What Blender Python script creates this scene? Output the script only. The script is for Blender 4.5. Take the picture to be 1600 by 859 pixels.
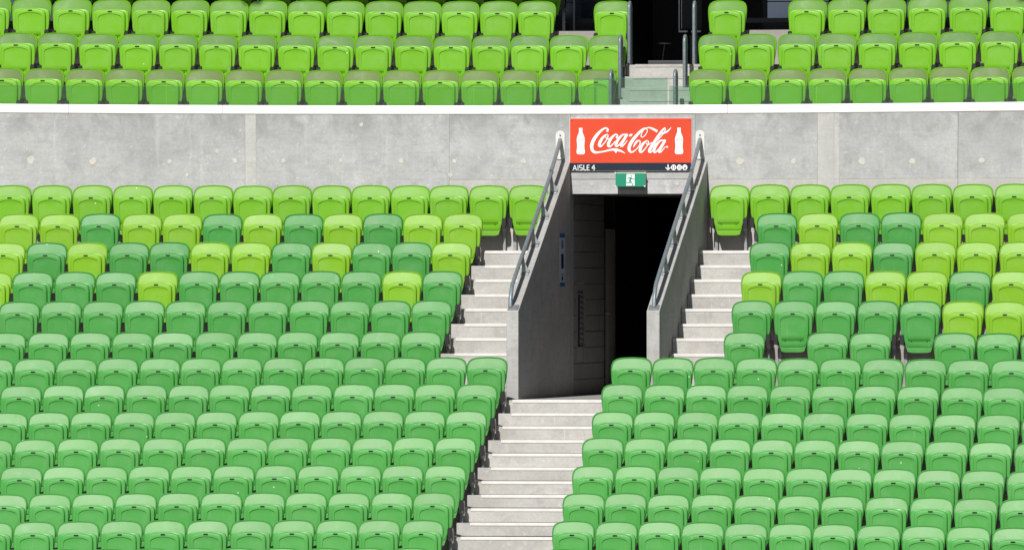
import bpy, bmesh, math, random
from mathutils import Vector, Matrix, noise
random.seed(7)
for o in list(bpy.data.objects): bpy.data.objects.remove(o)
SC = bpy.context.scene
COL = SC.collection
R = math.radians

# ------------------------------------------------------------------ camera, sky, sun, exposure
cam_d = bpy.data.cameras.new('camera'); cam = bpy.data.objects.new('camera', cam_d); COL.objects.link(cam)
FPX = 17271.24
cam_d.sensor_width = 36.0; cam_d.lens = FPX / 1600 * 36.0
cam_d.clip_start = 1.0; cam_d.clip_end = 2000
cam.location = (20.5493, -126.828, 2.99254)
YAW = -0.1528636
fw = Vector((math.sin(YAW), math.cos(YAW), 0))
cam.rotation_euler = (Matrix.Rotation(0.00039, 3, fw) @ fw.to_track_quat('-Z', 'Y').to_matrix()).to_euler()
SC.camera = cam

SUN_EL, SUN_AZ = R(39), R(5)
W_ = bpy.data.worlds.new('World'); SC.world = W_; W_.use_nodes = True
nt = W_.node_tree
sky = nt.nodes.new('ShaderNodeTexSky'); sky.sky_type = 'NISHITA'; sky.sun_disc = False
sky.sun_elevation = SUN_EL; sky.sun_rotation = math.pi + SUN_AZ
bg = nt.nodes['Background']; bg.inputs['Strength'].default_value = 0.05
nt.links.new(sky.outputs[0], bg.inputs[0])
sun_d = bpy.data.lights.new('sun', 'SUN'); sun_d.energy = 4.8; sun_d.angle = R(0.53); sun_d.color = (1.0, 0.97, 0.93)
sun = bpy.data.objects.new('sun', sun_d); COL.objects.link(sun)
sun.rotation_euler = Vector((math.sin(SUN_AZ)*math.cos(SUN_EL), math.cos(SUN_AZ)*math.cos(SUN_EL), -math.sin(SUN_EL))).to_track_quat('-Z', 'Y').to_euler()
SC.view_settings.view_transform = 'Standard'; SC.view_settings.look = 'None'
SC.view_settings.exposure = 0.12; SC.view_settings.gamma = 1.0
SC.cycles.diffuse_bounces = 1; SC.cycles.transparent_max_bounces = 12

# ------------------------------------------------------------------ helpers
def bow(x, z):
    """the stand's own layout: rows spread slightly apart away from the tunnel"""
    g = 1 + 0.017526 * ((x/6.2)**2 + ((z-3.3292)/6.2)**2)
    return x*g, 3.3292 + (z-3.3292)*g

def tag(o, label=None, cat=None, group=None, kind=None):
    if label: o['label'] = label
    if cat: o['category'] = cat
    if group: o['group'] = group
    if kind: o['kind'] = kind
    return o

def link(name, me, mat=None, parent=None, loc=(0, 0, 0)):
    o = bpy.data.objects.new(name, me); COL.objects.link(o)
    if mat is not None and me is not None and len(me.materials) == 0: me.materials.append(mat)
    if parent: o.parent = parent
    o.location = loc
    return o

def empty(name, loc=(0, 0, 0), **k):
    o = link(name, None, loc=loc); o.empty_display_size = .2
    return tag(o, **k)

class MB:
    """collects shapes into one mesh"""
    def __init__(s): s.v = []; s.f = []
    def add(s, vs, fs):
        n = len(s.v); s.v += [tuple(p) for p in vs]; s.f += [tuple(i+n for i in f) for f in fs]; return s
    def box(s, x0, x1, y0, y1, z0, z1):
        return s.add([(x0,y0,z0),(x1,y0,z0),(x1,y1,z0),(x0,y1,z0),(x0,y0,z1),(x1,y0,z1),(x1,y1,z1),(x0,y1,z1)],
                     [(3,2,1,0),(4,5,6,7),(0,1,5,4),(1,2,6,5),(2,3,7,6),(3,0,4,7)])
    def longbox(s, x0, x1, y0, y1, z0, z1, step=.5):
        n = max(1, int(math.ceil((x1-x0)/step)))
        vs = []
        for i in range(n+1):
            x = x0+(x1-x0)*i/n; vs += [(x,y0,z0),(x,y1,z0),(x,y1,z1),(x,y0,z1)]
        fs = [(0,1,2,3)]; 
        for i in range(n):
            a = 4*i; b = a+4
            for k in range(4): fs.append((a+k, b+k, b+(k+1)%4, a+(k+1)%4))
        e = 4*n; fs.append((e+3,e+2,e+1,e))
        return s.add(vs, fs)
    def prism(s, poly, y0, y1):
        """closed polygon in x-z, extruded in y (front y0)"""
        n = len(poly)
        vs = [(x,y0,z) for x,z in poly]+[(x,y1,z) for x,z in poly]
        fs = [tuple(range(n)), tuple(range(2*n-1, n-1, -1))]
        for i in range(n): j=(i+1)%n; fs.append((j,i,i+n,j+n))
        return s.add(vs, fs)
    def prism_x(s, poly, x0, x1):
        n = len(poly)
        vs = [(x0,y,z) for y,z in poly]+[(x1,y,z) for y,z in poly]
        fs = [tuple(range(n)), tuple(range(2*n-1, n-1, -1))]
        for i in range(n): j=(i+1)%n; fs.append((j,i,i+n,j+n))
        return s.add(vs, fs)
    def tube(s, pts, r, n=10, caps=True):
        pts = [Vector(p) for p in pts]; vs = []; fs = []
        up = None
        for i,p in enumerate(pts):
            t = ((pts[min(i+1,len(pts)-1)]-p).normalized() + (p-pts[max(i-1,0)]).normalized())
            t = t.normalized()
            if up is None:
                up = Vector((0,0,1)) if abs(t.z) < .9 else Vector((0,1,0))
            u = (up - t*up.dot(t)).normalized(); w = t.cross(u); up = u
            rr = r[i] if isinstance(r, (list,tuple)) else r
            for k in range(n):
                a = 2*math.pi*k/n; vs.append(p+(u*math.cos(a)+w*math.sin(a))*rr)
        for i in range(len(pts)-1):
            for k in range(n):
                fs.append((i*n+k, i*n+(k+1)%n, (i+1)*n+(k+1)%n, (i+1)*n+k))
        if caps:
            fs.append(tuple(range(n-1,-1,-1))); e=(len(pts)-1)*n; fs.append(tuple(range(e,e+n)))
        return s.add(vs, fs)
    def mesh(s, name, smooth=False, bevel=0, bow_it=False, seg=2, xs=1):
        vs = s.v
        if bow_it: vs = [(lambda q:(q[0],y,q[1]))(bow(x,z)) for x,y,z in vs]
        me = bpy.data.meshes.new(name); me.from_pydata(vs, [], s.f)
        bm = bmesh.new(); bm.from_mesh(me)
        bmesh.ops.recalc_face_normals(bm, faces=bm.faces)
        if bevel:
            es = [e for e in bm.edges if len(e.link_faces)==2 and e.calc_face_angle(0) > .6]
            bmesh.ops.bevel(bm, geom=es, offset=bevel, segments=seg, affect='EDGES', profile=.5)
        bm.to_mesh(me); bm.free()
        if xs != 1:
            for v in me.vertices: v.co.x *= xs
        if smooth:
            me.polygons.foreach_set('use_smooth', [True]*len(me.polygons))
            me.set_sharp_from_angle(angle=R(42))
        me.update(); return me
    def build(s, name, mat, parent=None, **k):
        return link(name, s.mesh(name, **k), mat, parent)

# ------------------------------------------------------------------ materials
class NT:
    def __init__(s, name):
        s.m = bpy.data.materials.new(name); s.m.use_nodes = True; s.t = s.m.node_tree
        s.b = s.t.nodes['Principled BSDF']
    def n(s, typ, **k):
        nd = s.t.nodes.new('ShaderNode'+typ)
        for a,v in k.items():
            if a.startswith('i_'):
                key = a[2:].replace('_',' '); nd.inputs[int(key) if key.isdigit() else key].default_value = v
            else: setattr(nd, a, v)
        return nd
    def l(s, a, b): s.t.links.new(a, b)
    def mix(s, a, b, fac, blend='MIX'):
        m = s.n('Mix', data_type='RGBA', blend_type=blend)
        for sock, v in ((m.inputs[0],fac),(m.inputs[6],a),(m.inputs[7],b)):
            if hasattr(v,'links'): s.l(v,sock)
            else: sock.default_value = v if not isinstance(v,tuple) or len(v)==4 else (*v,1)
        return m.outputs[2]
    def ramp(s, src, p0, p1, c0=0.0, c1=1.0):
        r = s.n('MapRange', clamp=True); s.l(src, r.inputs[0])
        r.inputs[1].default_value=p0; r.inputs[2].default_value=p1; r.inputs[3].default_value=c0; r.inputs[4].default_value=c1
        return r.outputs[0]
    def noise(s, vec, scale, detail=5, rough=.6, dist=0):
        nz = s.n('TexNoise'); nz.inputs['Scale'].default_value=scale; nz.inputs['Detail'].default_value=detail
        nz.inputs['Roughness'].default_value=rough; nz.inputs['Distortion'].default_value=dist
        s.l(vec, nz.inputs['Vector']); return nz.outputs['Fac']
    def scaled(s, vec, sc, loc=None):
        mp = s.n('Mapping'); mp.inputs['Scale'].default_value = sc
        s.l(vec, mp.inputs['Vector'])
        if loc is not None: s.l(loc, mp.inputs['Location'])
        return mp.outputs[0]
    def bump(s, src, strength, dist):
        b = s.n('Bump'); b.inputs['Strength'].default_value=strength; b.inputs['Distance'].default_value=dist
        s.l(src, b.inputs['Height']); s.l(b.outputs[0], s.b.inputs['Normal'])

def plain(name, col, rough=.5, metal=0, var=.12, scale=20, bump=0, spec=.5):
    m = NT(name); m.b.inputs['Specular IOR Level'].default_value=spec; geo = m.n('TexCoord').outputs['Object']
    f = m.noise(geo, scale, 4)
    v = m.ramp(f, .3, .7, 1-var, 1+var)
    c = m.mix((*col,1), (0,0,0,1), 0.0)
    mm = m.n('Mix', data_type='RGBA', blend_type='MULTIPLY'); mm.inputs[0].default_value=1
    mm.inputs[6].default_value=(*col,1)
    cb = m.n('CombineColor'); [m.l(v, cb.inputs[i]) for i in range(3)]
    m.l(cb.outputs[0], mm.inputs[7]); m.l(mm.outputs[2], m.b.inputs['Base Color'])
    m.b.inputs['Roughness'].default_value=rough; m.b.inputs['Metallic'].default_value=metal
    if bump: m.bump(f, bump, .01)
    return m.m

def concrete(name, col, streak=.5, mottled=.5, rough=.85, dirt=(.18,.15,.12), dirt_amt=.25, under_ledge=False):
    m = NT(name); pos = m.n('TexCoord').outputs['Object']; oi = m.n('ObjectInfo')
    off = m.n('VectorMath', operation='SCALE'); off.inputs['Scale'].default_value = 37.0
    cx = m.n('CombineXYZ'); m.l(oi.outputs['Random'], cx.inputs[0]); m.l(oi.outputs['Random'], cx.inputs[2])
    m.l(cx.outputs[0], off.inputs[0])
    p1 = m.scaled(pos, (1,1,1), off.outputs[0])
    big = m.noise(p1, .9, 6, .65, .6)
    mid = m.noise(p1, 5, 6, .7, .4)
    fine = m.noise(p1, 60, 3, .7)
    hor = m.noise(m.scaled(pos, (1.3,1,11), off.outputs[0]), 1.6, 8, .75, 1.2)
    ver = m.noise(m.scaled(pos, (7,7,.5), off.outputs[0]), 1.5, 5, .6, .3)
    dk = tuple(c*.66 for c in col); lt = tuple(min(1,c*1.22) for c in col)
    dk = tuple(c*.80 for c in col); lt = tuple(min(1,c*1.14) for c in col)
    c = m.mix((*dk,1), (*lt,1), m.ramp(big, .34, .68))
    c = m.mix(c, (*col,1), 1-mottled)
    c = m.mix(c, tuple(x*.7 for x in col)+(1,), m.ramp(hor, .46, .62, 0, .42*streak))
    c = m.mix(c, tuple(min(1,x*1.2) for x in col)+(1,), m.ramp(ver, .55, .75, 0, .6*streak))
    c = m.mix(c, tuple(x*.6 for x in col)+(1,), m.ramp(mid, .50, .70, 0, .55*mottled))
    # pale laitance blotches and small dark pits
    c = m.mix(c, tuple(min(1,x*1.4) for x in col)+(1,), m.ramp(m.noise(p1, 3.2, 8, .75, 1.5), .63, .72, 0, .55*mottled))
    vo = m.n('TexVoronoi'); vo.inputs['Scale'].default_value=14; m.l(p1, vo.inputs['Vector'])
    c = m.mix(c, tuple(x*.35 for x in col)+(1,), m.ramp(vo.outputs['Distance'], .03, .075, .8*mottled, 0))
    c = m.mix(c, (*dirt,1), m.ramp(m.noise(p1, 2.3, 7, .7, .5), .58, .8, 0, dirt_amt))
    c = m.mix(c, tuple(x*.8 for x in col)+(1,), m.ramp(fine, .45, .75, 0, .35))
    thin = m.noise(m.scaled(pos, (16,16,.35), off.outputs[0]), 1.0, 3, .5)
    c = m.mix(c, tuple(min(1,x*1.45) for x in col)+(1,), m.ramp(thin, .70, .76, 0, .6*streak))
    spk = m.noise(p1, 17, 5, .75, 1.2)
    c = m.mix(c, tuple(min(1,x*1.4) for x in col)+(1,), m.ramp(spk, .58, .68, 0, .55*mottled))
    c = m.mix(c, tuple(x*.62 for x in col)+(1,), m.ramp(m.noise(p1, 26, 6, .85, .6), .48, .66, 0, .42*mottled))
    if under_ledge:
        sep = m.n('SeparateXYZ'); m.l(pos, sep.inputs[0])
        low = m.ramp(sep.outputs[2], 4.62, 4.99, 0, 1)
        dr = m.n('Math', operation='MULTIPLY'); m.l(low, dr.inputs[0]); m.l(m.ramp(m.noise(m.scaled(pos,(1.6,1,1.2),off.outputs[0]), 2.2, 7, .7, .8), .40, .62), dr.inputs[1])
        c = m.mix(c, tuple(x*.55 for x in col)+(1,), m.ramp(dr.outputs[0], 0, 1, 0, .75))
    m.l(c, m.b.inputs['Base Color']); m.b.inputs['Roughness'].default_value = rough
    m.b.inputs['Specular IOR Level'].default_value=.25
    m.bump(fine, .25, .006)
    return m.m

def seat_plastic(name, rough, bloom):
    """moulded plastic: base colour is each seat's own colour, with dust, small spots and bird marks"""
    m = NT(name); pos = m.n('TexCoord').outputs['Object']; oi = m.n('ObjectInfo')
    off = m.n('VectorMath', operation='SCALE'); off.inputs['Scale'].default_value=53.0
    cx = m.n('CombineXYZ'); m.l(oi.outputs['Random'], cx.inputs[0]); m.l(oi.outputs['Random'], cx.inputs[1]); m.l(cx.outputs[0], off.inputs[0])
    p1 = m.scaled(pos, (1,1,1), off.outputs[0])
    base = oi.outputs['Color']
    hsv = m.n('HueSaturation'); m.l(base, hsv.inputs['Color']); m.l(m.ramp(oi.outputs['Random'], 0, 1, .955, 1.045), hsv.inputs['Value'])
    c = hsv.outputs[0]
    dust = m.noise(p1, 4.5, 6, .62, .5)
    c = m.mix(c, (.62,.66,.56,1), m.ramp(dust, .42, .75, 0, bloom))
    run = m.noise(m.scaled(pos, (28,28,1.6), off.outputs[0]), 1.0, 4, .6)
    c = m.mix(c, (.6,.62,.5,1), m.ramp(run, .66, .82, 0, .22+bloom*.4))
    vo = m.n('TexVoronoi'); vo.inputs['Scale'].default_value=5.5; vo.inputs['Randomness'].default_value=1; m.l(p1, vo.inputs['Vector'])
    pick = m.n('Math', operation='GREATER_THAN'); pick.inputs[1].default_value=.86
    sep = m.n('SeparateColor'); m.l(vo.outputs['Color'], sep.inputs[0]); m.l(sep.outputs[0], pick.inputs[0])
    sp = m.n('Math', operation='MULTIPLY'); m.l(pick.outputs[0], sp.inputs[0]); m.l(m.ramp(vo.outputs['Distance'], .025, .06, .85, 0), sp.inputs[1])
    c = m.mix(c, (.75,.74,.66,1), sp.outputs[0])
    grime = m.noise(p1, 9, 6, .7, 1)
    c = m.mix(c, (.10,.11,.05,1), m.ramp(grime, .60, .80, 0, .38))
    m.l(c, m.b.inputs['Base Color'])
    m.l(m.ramp(dust, .3, .7, rough-.06, rough+.1), m.b.inputs['Roughness'])
    m.b.inputs['Specular IOR Level'].default_value=.32 if rough<.42 else .22
    m.bump(m.noise(p1, 130, 2), .05, .002)
    return m.m

M = {}
M['pan'] = seat_plastic('seat_plastic', .40, .04)
M['back'] = seat_plastic('backrest_plastic', .50, .17)
M['back_up'] = seat_plastic('sheltered_backrest_plastic', .48, .03)
M['black'] = plain('black_plastic', (.012,.012,.014), .45)
M['plate'] = plain('number_plate', (.006,.007,.010), .35)
M['plate_print'] = plain('plate_print', (.45,.47,.5), .4)
M['galv'] = plain('galvanised_steel', (.34,.36,.37), .42, .55, .2, 30)
M['rail'] = plain('painted_rail', (.175,.21,.235), .38, .15, .18, 25)
M['beige'] = plain('beige_cap', (.42,.40,.33), .5)
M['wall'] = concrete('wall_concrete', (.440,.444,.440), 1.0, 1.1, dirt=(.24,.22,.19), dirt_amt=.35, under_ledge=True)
M['wall_low'] = concrete('lower_wall_concrete', (.47,.46,.435), .5, .7)
M['wall_pale'] = concrete('pale_concrete', (.475,.47,.45), .6, .7)
M['wing'] = concrete('wing_concrete', (.41,.405,.39), 1.0, .9)
M['terrace'] = concrete('terrace_concrete', (.33,.31,.29), .3, .7, dirt_amt=.3)
M['step'] = concrete('step_concrete', (.455,.445,.415), .55, 1.0, dirt=(.30,.22,.16), dirt_amt=.6)
M['nosing'] = plain('nosing_paint', (.62,.61,.58), .6, 0, .08, 8, .1)
M['white'] = plain('white_paint', (.86,.85,.84), .45, 0, .03, 3)
M['seal'] = plain('sealant', (.50,.42,.35), .7)
M['plug'] = concrete('plug_mortar', (.56,.54,.48), .2, .5)
M['block'] = concrete('block_concrete', (.27,.265,.255), .2, .4)
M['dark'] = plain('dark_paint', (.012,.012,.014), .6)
M['darkgrey'] = plain('dark_grey_paint', (.035,.036,.04), .5)
M['floor'] = concrete('floor_concrete', (.33,.32,.31), .2, .5)
M['door'] = plain('door_paint', (.55,.55,.50), .4)
M['red'] = plain('red_print', (.63,.064,.027), .5, 0, .05, 2, 0, .2)
M['navy'] = plain('navy_print', (.014,.024,.040), .5, 0, .1, 5, 0, .2)
M['print_white'] = plain('white_print', (.84,.84,.84), .5, 0, .02)
M['green_sign'] = plain('green_print', (.011,.245,.14), .35, 0, .06, 6)
M['cream'] = plain('cream_plastic', (.60,.56,.44), .5)
M['blue'] = plain('blue_print', (.03,.16,.38), .4)
M['sticker'] = plain('sticker_grey', (.55,.63,.74), .4)
M['grass'] = plain('pitch_grass', (.045,.10,.02), .9, 0, .3, .6)
M['roof'] = plain('roof_metal', (.10,.10,.105), .6)
M['teal'] = plain('teal_paint', (.05,.28,.33), .4)
m = NT('window_glass'); m.b.inputs['Base Color'].default_value=(.14,.20,.38,1); m.b.inputs['Roughness'].default_value=.12; m.b.inputs['Metallic'].default_value=1.0
m.bump(m.noise(m.n('TexCoord').outputs['Object'], 1.5, 2), .05, .02); M['window']=m.m
m = NT('balustrade_glass')
tr = m.n('BsdfTransparent'); tr.inputs[0].default_value=(.72,.86,.79,1)
gl = m.n('BsdfGlossy'); gl.inputs['Roughness'].default_value=.03
df = m.n('BsdfDiffuse'); df.inputs[0].default_value=(.30,.50,.48,1)
fr = m.n('Fresnel'); fr.inputs[0].default_value=1.45
a = m.n('MixShader'); m.l(fr.outputs[0], a.inputs[0]); m.l(tr.outputs[0], a.inputs[1]); m.l(gl.outputs[0], a.inputs[2])
b = m.n('MixShader'); m.l(m.ramp(m.noise(m.n('TexCoord').outputs['Object'], 1.2, 5), .3, .7, .01, .03), b.inputs[0]); m.l(a.outputs[0], b.inputs[1]); m.l(df.outputs[0], b.inputs[2])
m.l(b.outputs[0], m.t.nodes['Material Output'].inputs[0]); M['glass']=m.m
m = NT('glass_edge'); m.b.inputs['Base Color'].default_value=(.05,.28,.20,1); m.b.inputs['Roughness'].default_value=.2; M['glass_edge']=m.m

# ------------------------------------------------------------------ row layout
T = .8
H = [0.0,0.3021,0.6044,0.9171,1.2188,1.5306,1.8405,2.1477,2.5207,2.878,3.2348,3.5926,3.9488,5.4134,5.8662,6.3132]
DEP = [r*T for r in range(13)] + [11.2, 12.0, 12.8]
PLATE = .665                      # height of the seat number plate above its floor
BACK = .28                        # riser behind a seat, measured from the number plate
LEV = [h-PLATE for h in H]
YW = 9.6+BACK                     # face of the concrete wall between the tiers
XI0, XI1 = .228, 1.797            # inner faces of the tunnel
XO0, XO1 = .082, 1.955            # outer faces of the wing walls
TUN = LEV[7]                      # tunnel floor
YF = 5.58                         # front of the wing walls

# ------------------------------------------------------------------ ground, roof, terraces
gm = MB()
gm.add([(-900,-900,-3.2),(900,-900,-3.2),(900,900,-3.2),(-900,900,-3.2)], [(0,1,2,3)])
tag(gm.build('ground', M['grass']), kind='structure')

def terrace(name, prof, x0, x1, mat):
    b = MB(); n = max(1, int(math.ceil((x1-x0)/.5))); k=len(prof)
    vs = []
    for i in range(n+1):
        x = x0+(x1-x0)*i/n; vs += [(x,y,z) for y,z in prof]
    fs = []
    for i in range(n):
        for j in range(k):
            jj=(j+1)%k
            fs.append((i*k+j,(i+1)*k+j,(i+1)*k+jj,i*k+jj))
    fs.append(tuple(range(k))); fs.append(tuple(n*k+j for j in range(k-1,-1,-1)))
    b.add(vs, fs); o = b.build(name, mat, bow_it=True); tag(o, kind='structure'); return o
def profile(rows, ybase0, zlow, yend):
    p = [(ybase0, zlow)]
    for (yfront, lev) in rows:
        p.append((yfront, p[-1][1])); p.append((yfront, lev))
    p.append((yend, p[-1][1])); p.append((yend, zlow))
    q=[p[0]]
    for a in p[1:]:
        if a!=q[-1]: q.append(a)
    return q
low = [(-.8*(3-i)+BACK-.8, LEV[0]-.302*(3-i)) for i in range(0,3)] + [(DEP[r]+BACK-.8, LEV[r]) for r in range(0,8)]
terrace('lower_terrace', profile(low, -4.2, -3.0, YW+.05), -16, 16, M['terrace'])
up = [(DEP[r]+BACK-.8, LEV[r]) for r in range(8,13)]
pt = profile(up, DEP[8]+BACK-.8, TUN-.05, YW+.06)
terrace('lower_terrace', pt, -16, XO0-.002, M['terrace'])
terrace('lower_terrace', pt, XO1+.002, 16, M['terrace'])
pu = profile([(YW+.25, LEV[13]), (DEP[14]+BACK-.8, LEV[14]), (DEP[15]+BACK-.8, LEV[15])], YW+.25, 4.2, 19)
terrace('upper_terrace', pu, -16, 16, M['terrace'])
L4 = LEV[15]+.45
for x0,x1 in ((-16,.16),(1.72,16)):
    terrace('upper_terrace', [(DEP[15]+BACK,LEV[15]+.002),(DEP[15]+BACK,L4),(DEP[15]+BACK+1.0,L4),(DEP[15]+BACK+1.0,LEV[15]+.002)], x0, x1, M['terrace'])

rb = empty('stand_roof', (0,0,0), label='dark roof slab high above the upper tier of seats', cat='roof')
MB().box(-45,45,5.4,24,12.98,13.3).build('roof_slab', M['roof'], rb)
MB().box(-45,45,5.25,5.39,12.88,13.5).build('fascia', M['white'], rb)
for i in range(19):
    MB().box(-45+i*5-.12,-45+i*5+.12,5.6,19.0,12.43,12.975).build('rafter', M['roof'], rb)

# ------------------------------------------------------------------ concrete wall between the tiers
def strip(name, mat, par, x0, x1, y0, y1, z0, z1, bevel=0):
    return MB().longbox(x0,x1,y0,y1,z0,z1).build(name, mat, par, bow_it=True, bevel=bevel)
ZT = 4.998; ZJ = 4.18; G=.0018
def wall(label, cuts, x_fill, low_from):
    w = empty('concrete_wall', (0,0,0), label=label, cat='wall')
    strip('wall_core', M['wall'], w, x_fill[0], x_fill[1], YW+.03, YW+.25, low_from, ZT)
    for (x0,x1,mk,two,g) in cuts:
        if two:
            strip('panel', M[mk], w, x0+.0008, x1-g, YW+random.uniform(-.001,.001), YW+.03, ZJ+.0008, ZT-.001)
            strip('panel', M['wall_low' if mk=='wall' else mk], w, x0+.0008, x1-g, YW+random.uniform(-.001,.001), YW+.03, low_from, ZJ-.0008)
        else: strip('panel', M[mk], w, x0+.0008, x1-g, YW+random.uniform(-.001,.001), YW+.03, low_from, ZT-.001)
    return w
wl = wall('long grey concrete wall panels left of the red sign, above the lime top row',
    [(-16,-9.2,'wall',0,.0008),(-9.2,-3.874,'wall',0,.0008),(-3.874,-3.738,'wall_pale',0,.0008),(-3.738,-1.305,'wall',0,.0012),(-1.305,XI0,'wall',1,.0008)], (-16,XI0), LEV[12]-.02)
wr = wall('long grey concrete wall panels right of the red sign, above the lime top row',
    [(XI1,3.318,'wall',1,.0008),(3.318,3.523,'wall_pale',0,.0012),(3.523,3.594,'wall_pale',1,.0008),(3.594,5.039,'wall',1,.0035),(5.039,9,'wall',1,.0008),(9,16,'wall',0,.0008)], (XI1,16), LEV[12]-.02)
wm = empty('tunnel_lintel', (0,0,0), label='grey concrete lintel over the dark tunnel opening, behind the green exit sign', cat='lintel')
strip('lintel_beam', M['wall'], wm, XI0+.002, XI1-.002, YW+.002, YW+.30, 4.004, 4.182)
strip('upper_panel', M['wall'], wm, XI0+.002, XI1-.002, YW+.001, YW+.25, 4.188, ZT)
random.seed(11)
def blob(n=11, r=.03):
    pts=[]
    for k in range(n):
        a=2*math.pi*k/n; rr=r*random.uniform(.75,1.2); pts.append((rr*math.cos(a), rr*math.sin(a)))
    return pts
for (x,z,r) in [(-6.517,4.42,.05),(-5.753,4.408,.045),(-4.815,4.411,.03),(-4.218,4.531,.028),(-4.003,4.42,.03),(-3.395,4.421,.028),(-2.671,4.422,.028),(-1.912,4.418,.03),(-1.24,4.414,.03),(-.366,4.413,.035),(-2.411,4.87,.026),(-1.29,4.24,.03),(-4.6,4.24,.022),
                (2.364,4.405,.048),(3.025,4.402,.034),(3.87,4.398,.04),(4.481,4.394,.036),(5.325,4.396,.036),(.499,4.124,.022),(1.571,4.129,.026)]:
    bx,bz = bow(x,z)
    MB().prism([(bx+p,bz+q) for p,q in blob(r=r)], YW-.004, YW+.01).build('plug', M['plug'], wl if x<.2 else (wm if x<1.7 else wr))

# white ledge on top of the wall, sealant line under it
lg = empty('white_ledge', (0,0,0), label='long white painted ledge capping the concrete wall under the glass', cat='ledge')
xs = [-16,-9.6,-6.05,-4.15,-.9,2.2,5.3,8.4,16]
for a,b in zip(xs,xs[1:]):
    strip('ledge_section', M['white'], lg, a+.0015, b-.0015, YW-.008, YW+.26, 5.004, 5.108, .004)
    strip('sealant', M['seal'], lg, a, b, YW-.0065, YW+.2, 4.9985, 5.004)

# glass balustrade standing on the ledge
gb = empty('glass_balustrade', (0,0,0), label='low clear glass balustrade on the white ledge before the front upper row', cat='balustrade')
def pane(x0,x1,z0,z1,y):
    strip('glass_panel', M['glass'], gb, x0+.004, x1-.004, y, y+.010, z0, z1)
    strip('glass_rim', M['glass_edge'], gb, x0+.004, x1-.004, y+.0005, y+.0095, z1+.0005, z1+.0035)
for a,b in zip([-11.5,-9.3,-7.08,-4.86,-2.64,-1.0],[-9.3,-7.08,-4.86,-2.64,-1.0,.55]): pane(a,b,5.109,5.338,YW+.05)
for a,b in zip([1.46,3.3,5.2,7.4],[3.3,5.2,7.4,9.6]): pane(a,b,5.109,5.338,YW+.05)
pane(.505,1.44,5.109,5.44,YW+.09)

# ------------------------------------------------------------------ wing walls of the tunnel
ZF = 2.556; ZB = ZF+(4.415-2.556)/(YW-.002-YF)*(YW-.002-YF)
def wing(x0, x1, label):
    w = empty('wing_wall', (x0,YF,TUN), label=label, cat='wall')
    o = MB().prism_x([(YF,TUN+.002),(YW-.003,TUN+.002),(YW-.003,ZB),(YF,ZF)], x0, x1).build('wall_body', M['wing'], None, bevel=.008)
    o.parent = w; o.matrix_parent_inverse = Matrix.Translation((-x0,-YF,-TUN))
    return w
wing(XO0,XI0,'sloping concrete wing wall on the left of the tunnel, shaded on its inner face')
wing(XI1,XO1,'sloping concrete wing wall on the right of the tunnel, beside the right stairs')

# ------------------------------------------------------------------ tunnel interior
YT = 24
tag(MB().box(XI0,XI1,DEP[7]+BACK-.79,YT,TUN-.1,TUN+.003).build('tunnel_floor', M['floor']), kind='structure')
tag(MB().box(XI0-.2,2.3,YW+.301,YT,4.004,4.15).build('tunnel_ceiling', M['floor']), kind='structure')
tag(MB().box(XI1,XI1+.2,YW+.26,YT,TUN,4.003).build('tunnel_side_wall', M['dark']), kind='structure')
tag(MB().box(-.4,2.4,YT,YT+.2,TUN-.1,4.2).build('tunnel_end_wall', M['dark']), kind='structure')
bw = empty('block_wall', (XI0,YW,TUN), label='dim grey concrete block wall inside the tunnel on the left', cat='wall')
MB().box(-.2,-.014,.26,2.93,0,4.003-TUN).build('mortar_backing', M['floor'], bw)
MB().box(-.2,-.001,.02,.255,0,4.003-TUN).build('corner_pier', M['wing'], bw)
blk=None; y0w=.262
VY0,VY1,VZ0,VZ1 = 10.46-YW, 11.03-YW, 2.093-TUN, 2.747-TUN
blkmeshes={}
for r_ in range(13):
    z0=.005+r_*.2; z1=min(z0+.193, 4.0-TUN)
    if z1-z0<.05: continue
    y = y0w-(.2 if r_%2 else 0)
    while y < 2.92:
        a=max(y,y0w); b=min(y+.394,2.925)
        y+=.4
        if b-a<.03: continue
        segs=[(a,b)]
        if z1>VZ0-.02 and z0<VZ1+.02:
            segs=[]
            if a<VY0-.03: segs.append((a,min(b,VY0-.02)))
            if b>VY1+.03: segs.append((max(a,VY1+.02),b))
        for (a,b) in segs:
            key=(round(b-a,3),round(z1-z0,3))
            if key not in blkmeshes:
                me=MB().box(-.06,0,0,b-a,0,z1-z0).mesh('block', bevel=.004, seg=1); me.materials.append(M['block']); blkmeshes[key]=me
            o=link('block', blkmeshes[key], None, bw, (random.uniform(-.002,.001),a,z0))
vg = empty('vent_grille', (XI0,10.46,2.093), label='tall narrow louvred vent grille set in the tunnel block wall', cat='vent')
MB().box(-.055,.008,-.015,.0,-.015,.67).box(-.055,.008,.57,.585,-.015,.67).box(-.055,.008,0,.57,.655,.67).box(-.055,.008,0,.57,-.015,0).build('frame', M['block'], vg)
MB().box(-.055,-.05,0,.57,0,.655).box(-.05,-.004,0,.235,0,.655).build('backing', M['dark'], vg)
for k in range(10):
    z=.012+k*.065
    MB().add([(-.045,.24,z+.045),(-.045,.57,z+.045),(.005,.57,z),(.005,.24,z),(-.045,.24,z+.052),(-.045,.57,z+.052),(.005,.57,z+.010),(.005,.24,z+.010)],
             [(0,1,2,3),(7,6,5,4),(0,3,7,4),(3,2,6,7),(2,1,5,6),(1,0,4,5)]).build('slat', M['galv'], vg)
dr = empty('tunnel_door', (XI0,12.82,TUN), label='grey closed door in the left side of the tunnel beyond the block wall', cat='door')
MB().box(-.05,.006,-.005,.05,.004,2.16).box(-.05,.006,.97,1.03,.004,2.16).box(-.05,.006,.05,.97,2.1,2.16).build('frame', M['dark'], dr)
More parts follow.
